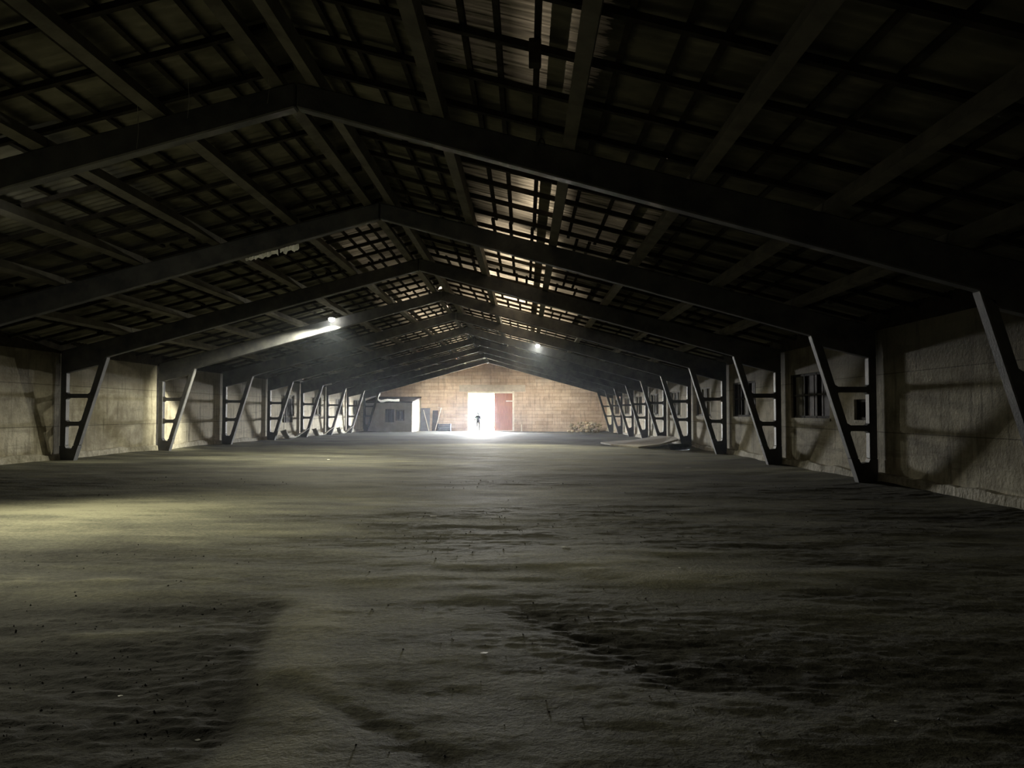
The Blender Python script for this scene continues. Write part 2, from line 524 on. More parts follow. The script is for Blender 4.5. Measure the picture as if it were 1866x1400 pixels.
def build_floor():
    ys = [2.0]
    while ys[-1] < Y_END:
        ys.append(ys[-1] + max(0.014, 0.0042 * ys[-1]) * (1 + 0.02 * ys[-1] / 3))
    ys[-1] = Y_END + 0.02
    ys = np.array([Y_BACK, -4, -2, 0, 1.2] + ys)
    xs = np.linspace(-WX - 0.03, WX + 0.03, 560)
    X, Y = np.meshgrid(xs, ys)
    D = dust_light_mask(X, Y)
    rough = np.clip(0.95 - 1.5 * D, 0.08, 1) * np.clip(1.6 - Y / 18, 0.25, 1)
    Z = floor_z(X, Y)
    Z = Z + 0.035 * (fbm(X * 0.7, Y * 0.9, 3, 3.0) - 0.5)
    Z = Z + rough * (0.05 * (fbm(X * 2.2, Y * 5.5, 5, 7.0) - 0.5) + 0.03 * (fbm(X * 13, Y * 21, 3, 1.0) - 0.5))
    Z = Z + 0.03 * D * (Y < 9)
    A = np.clip((Y - 66.2) / 0.3, 0, 1) * 0.9 * (0.7 + 0.5 * fbm(X, Y, 3))
    me = bpy.data.meshes.new('floor')
    nr, nc = X.shape
    me.vertices.add(nr * nc)
    co = np.stack([X.ravel(), Y.ravel(), Z.ravel()], 1).astype(np.float32)
    me.vertices.foreach_set('co', co.ravel())
    i = np.arange(nr * nc).reshape(nr, nc)
    q = np.stack([i[:-1, :-1], i[:-1, 1:], i[1:, 1:], i[1:, :-1]], -1).reshape(-1, 4)
    me.loops.add(q.size)
    me.loops.foreach_set('vertex_index', q.ravel().astype(np.int32))
    me.polygons.add(len(q))
    me.polygons.foreach_set('loop_start', np.arange(0, q.size, 4, dtype=np.int32))
    me.polygons.foreach_set('use_smooth', np.ones(len(q), dtype=bool))
    me.update(calc_edges=True)
    for nm, arr in (('dust', D), ('apron', A)):
        a = me.attributes.new(nm, 'FLOAT', 'POINT')
        a.data.foreach_set('value', arr.ravel().astype(np.float32))
    me.validate()
    me.materials.append(M['floor'])
    o = bpy.data.objects.new('floor', me)
    C.objects.link(o)
    o['kind'] = 'structure'
    return xs, ys, Z
FXS, FYS, FZ = build_floor()
def ground(x, y):
    """height of the built floor surface"""
    i = int(np.clip(np.searchsorted(FYS, y) - 1, 0, len(FYS) - 2))
    j = int(np.clip(np.searchsorted(FXS, x) - 1, 0, len(FXS) - 2))
    ty = (y - FYS[i]) / (FYS[i + 1] - FYS[i]); tx = (x - FXS[j]) / (FXS[j + 1] - FXS[j])
    a = FZ[i, j] * (1 - tx) + FZ[i, j + 1] * tx
    b = FZ[i + 1, j] * (1 - tx) + FZ[i + 1, j + 1] * tx
    return float(a * (1 - ty) + b * ty)

# yard outside the door
bm = bmesh.new()
box(bm, -60, 60, Y_END + 0.3, 190, -0.9, -0.36)
struct('floor_yard', bm, M['gravel'])

# ------------------------------------------------------------------ long walls with window openings
# windows: (y0, y1, z0, z1)
WINR = [(FY[k] + 2.6, FY[k] + 5.3, 1.32, 2.50) for k in range(1, 9)] + [(16.75, 17.5, 1.30, 1.76)]
WINL = [(FY[k] + 2.4, FY[k] + 4.9, 1.25, 2.45) for k in range(5, 9)]
def long_wall(name, s, wins):
    bm = bmesh.new()
    ys = sorted(set([Y_BACK, Y_END] + [w[0] for w in wins] + [w[1] for w in wins]))
    t = 0.28
    for a, b in zip(ys[:-1], ys[1:]):
        ws = [w for w in wins if w[0] <= a + 1e-6 and w[1] >= b - 1e-6]
        spans = [(-0.8, 3.55)]
        if ws:
            spans = [(-0.8, ws[0][2]), (ws[0][3], 3.55)]
        for z0, z1 in spans:
            box(bm, s * WX, s * (WX + t), a, b, z0, z1)
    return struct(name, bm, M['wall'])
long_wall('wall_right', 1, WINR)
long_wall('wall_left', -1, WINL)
bm = bmesh.new()
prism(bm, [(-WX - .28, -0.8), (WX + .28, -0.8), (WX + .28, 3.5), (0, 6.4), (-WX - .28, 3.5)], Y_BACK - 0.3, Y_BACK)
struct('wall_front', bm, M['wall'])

# plinth strips at the foot of the long walls
for n, s in ((1, -1), (2, 1)):
    bm = bmesh.new()
    ys = np.arange(Y_BACK, Y_END, 0.12)
    prev = None
    for y in ys:
        w = 0.05 + 0.05 * float(fbm(np.array(y * 1.7), np.array(s * 2.0 + 4), 3))
        h = 0.10 + 0.12 * float(fbm(np.array(y * 1.1), np.array(s * 5.0 + 9), 3))
        z = fz(s * WX, y)
        ring = [bm.verts.new((s * (WX + 0.01), y, z + h + .02)), bm.verts.new((s * (WX - w), y, z + h)),
                bm.verts.new((s * (WX - w - 0.03), y, z - 0.1)), bm.verts.new((s * (WX + 0.01), y, z - 0.1))]
        if prev:
            for k in range(3):
                bm.faces.new((prev[k], prev[k + 1], ring[k + 1], ring[k]))
        prev = ring
    struct('trim_%d' % n, bm, M['plinth'])

# windows: frames with boarded or filled lights
def window(n, s, w, style):
    y0, y1, z0, z1 = w
    root = None
    bm = bmesh.new()
    x0, x1 = s * (WX + 0.06), s * (WX + 0.14)
    fw = 0.06
    box(bm, x0, x1, y0, y1, z0, z0 + fw)
    box(bm, x0, x1, y0, y1, z1 - fw, z1)
    for yy in (y0, y1 - fw):
        box(bm, x0, x1, yy, yy + fw, z0, z1)
    wide = (y1 - y0) > 1.2
    if wide:
        m1 = y0 + (y1 - y0) * 0.36
        m2 = y0 + (y1 - y0) * 0.68
        for mm in (m1, m2):
            box(bm, x0, x1, mm - fw / 2, mm + fw / 2, z0, z1)
        zm = z0 + (z1 - z0) * 0.52
        box(bm, x0, x1, y0, y1, zm - 0.025, zm + 0.025)
    root = struct('window_%d' % n, bm, M['grey_board'] if style else M['timber'])
    # infill
    xi0, xi1 = s * (WX + 0.10), s * (WX + 0.27)
    cells = [(y0, y1)] if not wide else [(y0, m1), (m1, m2), (m2, y1)]
    for c, (a, b) in enumerate(cells):
        bm = bmesh.new()
        k = a
        while k < b - 0.02:
            kk = min(b, k + random.uniform(0.11, 0.17))
            dx = random.uniform(0, 0.03)
            box(bm, xi0 + s * dx, xi1, k + 0.004, kk - 0.004, z0, z1)
            k = kk
        if not wide:
            mt = M['dark_board']
        elif style == 2:
            mt = M['pale_board'] if c != 1 else M['grey_board']
        else:
            mt = (M['grey_board'], M['dark_board'], M['dark_board'])[(c + n) % 3]
        link_bm('boarding', bm, mt, root)
    bm = bmesh.new()
    box(bm, s * (WX + 0.255), s * (WX + 0.3), y0, y1, z0, z1)
    link_bm('backing_board', bm, M['dark_board'], root)
    # rough broken sill
    bm = bmesh.new()
    box(bm, s * (WX - 0.015), s * (WX + 0.1), y0 - 0.05, y1 + 0.05, z0 - 0.07, z0)
    link_bm('sill', bm, M['plinth'], root)
n = 1
for w in WINR:
    window(n, 1, w, 2 if w[0] > 28 else 0)
    n += 1
for w in WINL:
    window(n, -1, w, 2)
    n += 1

# ------------------------------------------------------------------ gable wall and door
DX0, DX1, DZ1 = -2.15, 2.02, 3.33
DZ0 = -0.3
def gz(x):
    return ztop(x) + 0.42
bm = bmesh.new()
zb = -0.9
prism(bm, [(-WX - .28, zb), (DX0, zb), (DX0, gz(DX0)), (-WX - .28, gz(WX + .28))], Y_END, Y_END + 0.35)
prism(bm, [(DX1, zb), (WX + .28, zb), (WX + .28, gz(WX + .28)), (DX1, gz(DX1))], Y_END, Y_END + 0.35)
prism(bm, [(DX0, DZ1), (DX1, DZ1), (DX1, gz(DX1)), (0, gz(0)), (DX0, gz(DX0))], Y_END, Y_END + 0.35)
struct('wall_back', bm, M['gable'])
bm = bmesh.new()
box(bm, DX0 - 0.75, DX1 + 1.1, Y_END - 0.06, Y_END + 0.02, DZ1, DZ1 + 0.62)
struct('trim_3', bm, mat('lintel_concrete', (0.40, 0.35, 0.31), (0.52, 0.46, 0.41), 2.5, 0.85, 0.2, 0.3))
bm = bmesh.new()
box(bm, -0.14, 0.14, Y_END - 0.09, Y_END + 0.01, DZ1 + 0.62, ztop(0.3) + 0.1)
struct('trim_4', bm, M['gable'])

# door: white frame, closed red-brown right leaf, left leaf folded out into the yard
bm = bmesh.new()
box(bm, DX0, DX1 + 0.1, Y_END - 0.05, Y_END + 0.12, DZ1 - 0.16, DZ1)
box(bm, DX1 - 0.08, DX1 + 0.08, Y_END - 0.07, Y_END + 0.12, DZ0, DZ1 + 0.05)
box(bm, DX0, DX0 + 0.10, Y_END + 0.0, Y_END + 0.12, DZ0, DZ1)
door = struct('door_1', bm, M['white_paint'])
bm = bmesh.new()
x = 0.27
while x < DX1 - 0.09:
    x2 = min(DX1 - 0.08, x + 0.19)
    box(bm, x + 0.006, x2 - 0.006, Y_END + 0.04, Y_END + 0.075, DZ0 + 0.1, DZ1 - 0.16)
    x = x2
box(bm, 0.27, DX1 - 0.07, Y_END + 0.07, Y_END + 0.10, DZ0 + 0.05, DZ1 - 0.1)
box(bm, 0.3, DX1 - .1, Y_END + 0.10, Y_END + 0.13, 0.4, 0.55)
box(bm, 0.3, DX1 - .1, Y_END + 0.10, Y_END + 0.13, 2.5, 2.65)
leaf = link_bm('closed_leaf', bm, M['red_board'], door)
bm = bmesh.new()
box(bm, 1.35, DX1 - 0.04, Y_END - 0.02, Y_END + 0.04, 2.42, 2.52)
link_bm('latch_bar', bm, M['white_paint'], leaf)
bm = bmesh.new()
box(bm, 0.3, DX1, Y_END - 0.08, Y_END + 0.1, DZ0 - 0.1, DZ0 + 0.1)
link_bm('threshold', bm, M['white_paint'], door)
bm = bmesh.new()
for k in range(9):
    box(bm, DX0 - 0.02, DX0 + 0.03, Y_END + 0.4 + k * 0.22, Y_END + 0.4 + k * 0.22 + 0.21, DZ0 + 0.1, DZ1 - 0.2)
link_bm('open_leaf', bm, M['red_board'], door)

# ------------------------------------------------------------------ roof sheeting (courses of corrugated sheets)
def thin_mask(s, x, y):
    """how light-passing the sheets are: bright streaks shaped in on the right slope and along the ridge"""
    cell = np.floor(y / 1.05)
    rnd_ = _P[(cell.astype(int) * 7 + (3 if s > 0 else 90)) % 256, (x * 1.3).astype(int) * 11 % 256]
    g = lambda a, b, w, v: np.clip((v - a) / w, 0, 1) * np.clip((b - v) / w, 0, 1)
    if s > 0:
        m = (0.015 * g(1.95, 4.0, 0.3, x) + 0.10 * np.exp(-((x - 3.36 + 0.04 * (y - 7)) / 0.2) ** 2)) * g(5.5, 9.5, 1.5, y)
        m = m + (0.06 * g(1.95, 4.0, 0.8, x) + 0.40 * np.exp(-((x - 3.28) / 0.33) ** 2)) * g(11.8, 16.9, 2.2, y)
        m = m + 0.012 * g(2.0, 6.0, 1.0, x) * g(11.0, 22, 3.0, y)
        m = m + 0.9 * g(1.95, 4.0, 0.5, x) * g(16.3, 22.5, 1.5, y)
        m = m + 1.1 * g(1.75, 4.0, 0.3, x) * g(22.3, 72, 1.0, y)
        m = m + 0.32 * g(0.2, 5.4, 0.8, x) * g(21.3, 72, 5.0, y)
    else:
        m = 0.05 * g(0.2, 2.2, 0.6, x) * g(17, 28, 3, y)
        m = m + 0.55 * g(0.2, 2.6, 0.9, x) * g(26.5, 72, 3.0, y)
        m = m + 0.10 * g(0.2, 5.2, 1.2, x) * g(34, 72, 4.0, y)
    return m * (0.45 + 0.9 * rnd_) + 0.002

def build_roof():
    bm = bmesh.new()
    per = 0.177
    n = int((Y_END + 0.35 - Y_BACK + 0.3) / per * 6)
    ys = np.linspace(Y_BACK - 0.3, Y_END + 0.35, n)
    wave = 0.012 * np.cos(2 * math.pi * ys / per)
    base0 = PUR_H + RAF_H + BAT_H + 0.036
    xs_c = [0.06, 1.72, 3.36, 5.0, 6.64, 8.28, 9.92, 11.2]
    co, faces, thin = [], [], []
    SUB = 6
    for s in (-1, 1):
        for c in range(len(xs_c) - 1):
            xa, xb = xs_c[c], xs_c[c + 1] + (0.2 if c < len(xs_c) - 2 else 0)
            # lower course tucks under the upper: its top end is lower
            za = ztop(xa) + (base0 + 0.0) / math.cos(ANG)
            zb_ = ztop(xb) + (base0 + 0.001) / math.cos(ANG)
            za -= 0.0025 if c else 0
            off = len(co)
            jit = np.repeat(RNG.uniform(-0.001, 0.001, n // 36 + 2), 36)[:n]
            for q in range(SUB + 1):
                t = q / SUB
                xx = xa + (xb - xa) * t
                co += [(s * xx, ys[i], za + (zb_ - za) * t + wave[i] + jit[i]) for i in range(n)]
                thin += list(thin_mask(s, np.full(n, xx), ys))
            for q in range(SUB):
                for i in range(n - 1):
                    a = off + q * n + i
                    faces.append((a, a + n, a + n + 1, a + 1))
    me = bpy.data.meshes.new('ceiling')
    me.from_pydata(co, [], faces)
    for f in me.polygons:
        f.use_smooth = True
    at = me.attributes.new('thin', 'FLOAT', 'POINT')
    at.data.foreach_set('value', np.array(thin, dtype=np.float32))
    me.materials.append(M['roof'])
    o = bpy.data.objects.new('ceiling', me)
    C.objects.link(o)
    o['kind'] = 'structure'
build_roof()
# ridge capping closes the gap at the top, a few short pieces have slipped and let light in
bm = bmesh.new()
y = Y_BACK - 0.3
zr = ztop(0) + (PUR_H + RAF_H + BAT_H + 0.045) / math.cos(ANG)
while y < Y_END + 0.3:
    ln = 1.2
    gap = random.uniform(0.008, 0.035) if (y > 21 and random.random() < 0.3) else -0.02
    prism(bm, [(-0.26, zr - 0.075), (0, zr), (0.26, zr - 0.075), (0.26, zr - 0.06), (0, zr + 0.015), (-0.26, zr - 0.06)], y, y + ln - gap)
    y += ln
struct('trim_5', bm, M['roof'])

# eaves: blocking between the wall head and the sheets
for n_, s in ((6, -1), (7, 1)):
    bm = bmesh.new()
    prism(bm, [(WX - 0.02, 3.2), (WX + 0.3, 3.2), (WX + 0.3, 3.62), (WX - 0.02, 3.62)], Y_BACK, Y_END, s)
    struct('trim_%d' % n_, bm, M['timber'])

# ------------------------------------------------------------------ precast half frames
TH = 0.20
SL = (10.05 - KX) / KZ        # lean of the leg per metre of height
def legx(z):
    return KX + SL * (KZ - z)
LW = 0.17
def half_frame(k, s):
    side = 'left' if s < 0 else 'right'
    if k == 0:
        where = 'nearest the camera'
    elif k == NF - 1:
        where = 'farthest, next to the gable wall'
    else:
        where = ORD[k] + ' from the camera'
    root = empty('concrete_frame', 'grey concrete half frame on the %s side, %s' % (side, where), 'frame',
                 (0, FY[k], 0), 0, 'precast half frames carrying the roof')
    y0, y1 = -TH / 2, TH / 2
    ci, co_ = 10.29, 10.45
    bm = bmesh.new()
    pts = [(0.012, AZ + 0.0), (KX - 0.25, zbot(KX - 0.25)), (KX, KZ), (legx(2.92) + LW, 2.86), (ci, 2.62), (co_, 2.62), (co_, ztop(co_)), (0.012, ztop(0.012))]
    prism(bm, pts, y0, y1, s)
    link_bm('rafter_beam', bm, M['frame'], root, bevel=0.018)
    bm = bmesh.new()
    prism(bm, [(KX, KZ), (legx(0.5), 0.5), (legx(0.5) + LW * 0.95, 0.5), (legx(2.86) + LW, 2.88), (legx(2.86) + LW - 0.02, 2.95)], y0, y1, s)
    link_bm('inclined_leg', bm, M['frame'], root, bevel=0.018)
    bm = bmesh.new()
    prism(bm, [(ci, 0.5), (co_, 0.5), (co_, 2.62), (ci, 2.62)], y0, y1, s)
    link_bm('column', bm, M['frame'], root, bevel=0.018)
    bm = bmesh.new()
    fl = legx(0.5)
    pts = [(legx(-0.5) + 0.0, -0.5), (co_, -0.5), (co_, 0.5), (ci, 0.5), (ci - 0.03, 0.43), (fl + LW + 0.04, 0.40), (fl + LW * .95, 0.5), (fl, 0.5)]
    prism(bm, pts, y0, y1, s)
    link_bm('foot', bm, M['frame'], root)
    for z in (1.95, 1.14):
        bm = bmesh.new()
        h = 0.06; c = 0.05
        a = legx(z) + LW - 0.01
        pts = [(a - SL * (h + c), z + h + c), (a + c, z + h), (ci - c, z + h), (ci + .01, z + h + c), (ci + .01, z - h - c), (ci - c, z - h),
               (a + c, z - h), (a + SL * (h + c), z - h - c)]
        prism(bm, pts, y0 + 0.02, y1 - 0.02, s)
        link_bm('crossbar', bm, M['frame'], root)
    return root
for k in range(NF):
    for s in (-1, 1):
        half_frame(k, s)

# ------------------------------------------------------------------ purlins, rafters, battens
PXS = {-1: [0.25, 1.85, 3.5, 5.15, 6.85, 8.5], 1: [0.25, 1.93, 3.68, 5.4, 7.15, 8.8]}
BAYS = [(4.3, FY[0])] + [(FY[k], FY[k + 1]) for k in range(NF - 1)] + [(FY[-1], Y_END)]
NUM = ['one', 'two', 'three', 'four', 'five', 'six', 'seven', 'eight', 'nine', 'ten']
def bay_words(b):
    if b == 0:
        return 'on the camera side of frame one'
    if b == len(BAYS) - 1:
        return 'between frame ten and the gable'
    return 'between frames %s and %s' % (NUM[b - 1], NUM[b])
def bar_mesh(name, L_, w, h, m):
    bm = bmesh.new()
    box(bm, -w / 2, w / 2, 0, L_, 0, h)
    me = bpy.data.meshes.new(name)
    bmesh.ops.recalc_face_normals(bm, faces=bm.faces)
    bm.to_mesh(me); bm.free()
    me.materials.append(m)
    return me
me_pur = bar_mesh('purlin', 5.98, 0.17, PUR_H, M['purlin'])
me_pur_end = bar_mesh('purlin', Y_END - FY[-1], 0.17, PUR_H, M['purlin'])
PW = ['nearest the ridge', 'second down from ridge', 'third down from ridge', 'fourth down from ridge', 'fifth down from ridge', 'lowest by the eave']
for b, (ya, yb) in enumerate(BAYS):
    for s in (-1, 1):
        for i, x in enumerate(PXS[s]):
            o = bpy.data.objects.new('purlin', me_pur if yb < Y_END else me_pur_end)
            C.objects.link(o)
            o.location = (s * x, ya + 0.01, ztop(x) + 0.002)
            o.rotation_euler = (0, s * ANG, 0)
            tag(o, 'concrete purlin, %s slope, %s, %s' % ('left' if s < 0 else 'right', PW[i], bay_words(b)), 'purlin', 'purlins lying on the frames')

# rafters run from ridge to eave on top of the purlins
XE = 10.75
L_r = (XE - 0.03) / math.cos(ANG)
bm = bmesh.new()
box(bm, 0, L_r, -0.04, 0.04, 0, RAF_H)
me_r = bpy.data.meshes.new('rafter')
bmesh.ops.recalc_face_normals(bm, faces=bm.faces)
bm.to_mesh(me_r); bm.free(); me_r.materials.append(M['timber'])
RY = np.arange(2.6, Y_END - 0.3, 1.09)
def ordinal(n):
    t = {1: 'first', 2: 'second', 3: 'third'}
    suf = 'th' if 10 <= n % 100 <= 20 else {1: 'st', 2: 'nd', 3: 'rd'}.get(n % 10, 'th')
    return ORD[n - 1] if n <= 12 else '%d%s' % (n, suf)
for s in (-1, 1):
    for i, y in enumerate(RY):
        o = bpy.data.objects.new('rafter', me_r)
        C.objects.link(o)
        yy = y + random.uniform(-0.07, 0.07)
        o.location = (s * 0.03, yy, ztop(0.03) + PUR_H / math.cos(ANG) + 0.004)
        o.rotation_euler = (0, ANG if s > 0 else math.pi - ANG, 0)
        if s < 0:
            o.rotation_euler = (0, -ANG, math.pi)
            o.rotation_euler = (Matrix.Rotation(math.pi, 3, 'Z') @ Matrix.Rotation(ANG, 3, 'Y')).to_euler()
        tag(o, 'dark timber rafter on the %s slope, %s counting away from the camera' % ('left' if s < 0 else 'right', ordinal(i + 1)),
            'rafter', 'timber rafters under the roof sheets')

me_b = bar_mesh('batten', 5.98, 0.065, BAT_H, M['timber'])
me_be = bar_mesh('batten', Y_END - FY[-1] - 0.02, 0.065, BAT_H, M['timber'])
BW = ['upper', 'middle', 'lower']
for s in (-1, 1):
    random.seed(21 + s)
    for i in range(6):
        xa = PXS[s][i]
        xb = PXS[s][i + 1] if i < 5 else 10.2
        cnt = 3 if (i < 3 if s > 0 else i < 2) else 2
        if i == 5:
            cnt = 1
        for j in range(cnt):
            for b, (ya, yb) in enumerate(BAYS):
                f = (j + 1) / (cnt + 1) + random.uniform(-0.07, 0.07)
                x = xa + (xb - xa) * f
                z = ztop(x) + (PUR_H + RAF_H + 0.006) / math.cos(ANG)
                o = bpy.data.objects.new('batten', me_b if b < len(BAYS) - 1 else me_be)
                C.objects.link(o)
                o.location = (s * x, ya + 0.01, z)
                o.rotation_euler = (0, s * ANG, 0)
                if cnt == 1:
                    w = 'single'
                elif cnt == 2:
                    w = ('upper', 'lower')[j]
                else:
                    w = BW[j]
                tag(o, '%s thin batten below purlin row %s, %s slope, %s' % (w, NUM[i], 'left' if s < 0 else 'right', bay_words(b)),
                    'batten', 'thin battens under the roof sheets')

# ------------------------------------------------------------------ flood lamps
def flood_lamp(label, x, y, z, beams, mount):
    """beams: (aim, cone degrees, blend, watts); mount: vector from the lamp to what it is fixed to"""
    root = empty('flood_lamp', label, 'lamp', (x, y, z), 0, 'flood lamps on the frames')
    bm = bmesh.new()
    box(bm, -0.12, 0.12, -0.05, 0.05, 0.0, 0.06)
    link_bm('housing', bm, M['lamp_body'], root, bevel=0.01)
    bm = bmesh.new()
    obox(bm, (0, 0, 0.03), Vector((0, 0, 0.03)) + Vector(mount), 0.03, 0.03, up=Vector((1, 0, 0.1)))
    link_bm('bracket', bm, M['lamp_body'], root)
    bm = bmesh.new()
    bmesh.ops.create_uvsphere(bm, u_segments=14, v_segments=8, radius=0.12)
    for v in bm.verts:
        v.co.z = v.co.z * 0.8 - 0.04
        v.co.y *= 0.55
    link_bm('lens', bm, M['lens'], root, smooth=True)
    for aim, cone, blend, power in beams:
        ld = bpy.data.lights.new('flood_light', 'SPOT')
        ld.energy = power
        ld.color = (1.0, 0.95, 0.72)
        ld.spot_size = math.radians(cone)
        ld.spot_blend = blend
        ld.shadow_soft_size = 0.06
        lo = bpy.data.objects.new('flood_light', ld)
        C.objects.link(lo)
        lo.parent = root
        lo.location = (0, 0, -0.17)
        lo.rotation_euler = Vector(aim).to_track_quat('-Z', 'Y').to_euler()
    return root
flood_lamp('glowing flood lamp on the left beam of the fourth frame, lighting its face', -3.97, FY[3] - TH / 2 - 0.3, ztop(3.97) - 0.02,
           [((0.0, -0.75, -0.7), 92, 0.6, 2000), ((-0.05, 0.0, -1), 144, 0.15, 700), ((-3.0, 0.55, -1.5), 32, 1.0, 5200)], (0, 0.3, 0))
flood_lamp('glowing flood lamp high on the right beam of the sixth frame', 3.75, FY[5] - TH / 2 - 0.3, ztop(3.75) - 0.02,
           [((-0.2, -0.75, -0.6), 98, 0.5, 3000)], (0, 0.3, 0))
flood_lamp('flood lamp at the back of the nearest left beam, beyond the left edge of view', -4.78, FY[0] + TH / 2 + 0.3, zbot(4.78) + 0.12,
           [((0.62, -0.28, -1), 106, 1.0, 1700)], (0, -0.3, 0))
flood_lamp('flood lamp added to light the gable, behind the left beam of the farthest frame', -4.2, FY[9] + TH / 2 + 0.3, ztop(4.2) - 0.04,
           [((0.1, 0.5, -1), 150, 0.6, 1400)], (0, -0.3, 0))  # unseen lamp, added to brighten the gable and the floor before it
flood_lamp('flood lamp added to light the gable, behind the right beam of the farthest frame', 4.6, FY[9] + TH / 2 + 0.3, ztop(4.6) - 0.04,
           [((0.0, 0.5, -1), 150, 0.6, 1400)], (0, -0.3, 0))  # its unseen twin on the right, added for the same light

# ------------------------------------------------------------------ booth in the far left corner
bx0, bx1, by0, by1 = -WX + 0.02, -6.4, 64.55, Y_END - 0.02
zf = ground(-8, 64.6) - 0.1
booth = empty('storage_booth', 'grey rendered booth with small shuttered windows in the far left corner', 'booth', (0, 0, 0))
bm = bmesh.new()
wy = by0
wins = [(-8.68, -7.92, 0.62, 1.72), (-7.78, -7.05, 0.74, 1.66)]
xs_ = [bx0, wins[0][0], wins[0][1], wins[1][0], wins[1][1], bx1]
for a, b in zip(xs_[:-1], xs_[1:]):
    w = [q for q in wins if q[0] == a]
    if w:
        box(bm, a, b, wy, wy + 0.15, zf - 0.1, w[0][2]); box(bm, a, b, wy, wy + 0.15, w[0][3], 2.25)
    else:
        box(bm, a, b, wy, wy + 0.15, zf - 0.1, 2.25)
link_bm('front_wall', bm, M['booth'], booth)
bm = bmesh.new()
v = [(bx1, by0 + .15, zf - .1), (bx1, by1, zf - .2), (bx1, by1, 2.75), (bx1, by0 + .15, 2.25)]
a = [bm.verts.new(p) for p in v]; b = [bm.verts.new((p[0] - 0.12, p[1], p[2])) for p in v]
bm.faces.new(a); bm.faces.new(b[::-1])
for i in range(4):
    bm.faces.new((a[i], b[i], b[(i + 1) % 4], a[(i + 1) % 4]))
link_bm('side_wall', bm, M['pale_board'], booth)
bm = bmesh.new()
v = [(by0 - .15, 2.25), (by1, 2.76), (by1, 2.86), (by0 - .15, 2.35)]
a = [bm.verts.new((bx0, y, z)) for y, z in v]; b = [bm.verts.new((bx1 + 0.05, y, z)) for y, z in v]
bm.faces.new(a); bm.faces.new(b[::-1])
for i in range(4):
    bm.faces.new((a[i], b[i], b[(i + 1) % 4], a[(i + 1) % 4]))
link_bm('booth_roof', bm, M['dark_board'], booth)
for q in wins:
    bm = bmesh.new()
    k = q[0]
    while k < q[1] - 0.02:
        box(bm, k + 0.01, min(q[1], k + 0.16) - 0.01, wy + 0.04, wy + 0.10, q[2], q[3])
        k += 0.16
    sh = link_bm('shutter', bm, M['dark_board'] if q[0] < -8 else M['grey_board'], booth)
    if q[0] > -8:
        for k in (q[0] + 0.12, q[0] + 0.46):
            bm = bmesh.new()
            box(bm, k, k + 0.17, wy + 0.02, wy + 0.045, q[2] + 0.12, q[3] - 0.12)
            link_bm('dark_pane', bm, M['dark_board'], sh)

# ------------------------------------------------------------------ things by the gable
def leaning(name, label, cat, x, w, y, h, lean, m, th=0.03, group=None, dx=0.0):
    z0 = ground(x, y) + 0.0
    bm = bmesh.new()
    p0 = Vector((x, y, z0)); p1 = Vector((x + dx, y + lean, z0 + h))
    obox(bm, p0, p1, w, th, up=Vector((0, -1, 0.3)))
    o = link_bm(name, bm, m, None)
    return tag(o, label, cat, group)
leaning('metal_sheet', 'blue grey sheet leaning on the gable beside the booth, widest one', 'sheet', -5.95, 0.85, 69.35, 2.05, 0.42, M['bluegrey'])
leaning('metal_sheet', 'darker narrow sheet leaning on the gable, right of the widest blue grey sheet', 'sheet', -5.05, 0.5, 69.4, 1.85, 0.40, M['dark_board'])
leaning('pole', 'thin pale pole leaning left against the blue grey sheets', 'pole', -5.55, 0.05, 69.1, 1.9, 0.4, M['white_paint'], 0.05, dx=-0.55)
leaning('pole', 'thin pale pole leaning right beside the dark sheet by the gable', 'pole', -5.0, 0.05, 69.1, 2.1, 0.5, M['white_paint'], 0.05, dx=0.5)
bm = bmesh.new()
zc = ground(-4.2, 69.3)
for k in range(4):
    box(bm, -4.75, -3.6, 69.0, 69.8, zc + 0.02 + k * 0.16, zc + 0.15 + k * 0.16)
for x in (-4.73, -3.67):
    box(bm, x, x + 0.06, 69.0, 69.8, zc - 0.02, zc + 0.66)
tag(link_bm('crate', bm, M['bluegrey']), 'low dark crate on the floor against the gable, right of the leaning sheets', 'crate')
bm = bmesh.new()
zc = ground(2.75, 69.7)
box(bm, 2.72, 2.82, 69.72, 69.82, zc - 0.05, zc + 0.62)
box(bm, 2.68, 2.86, 69.68, 69.86, zc - 0.05, zc + 0.06)
tag(link_bm('short_post', bm, M['white_paint']), 'short pale post standing right of the doorway', 'post')

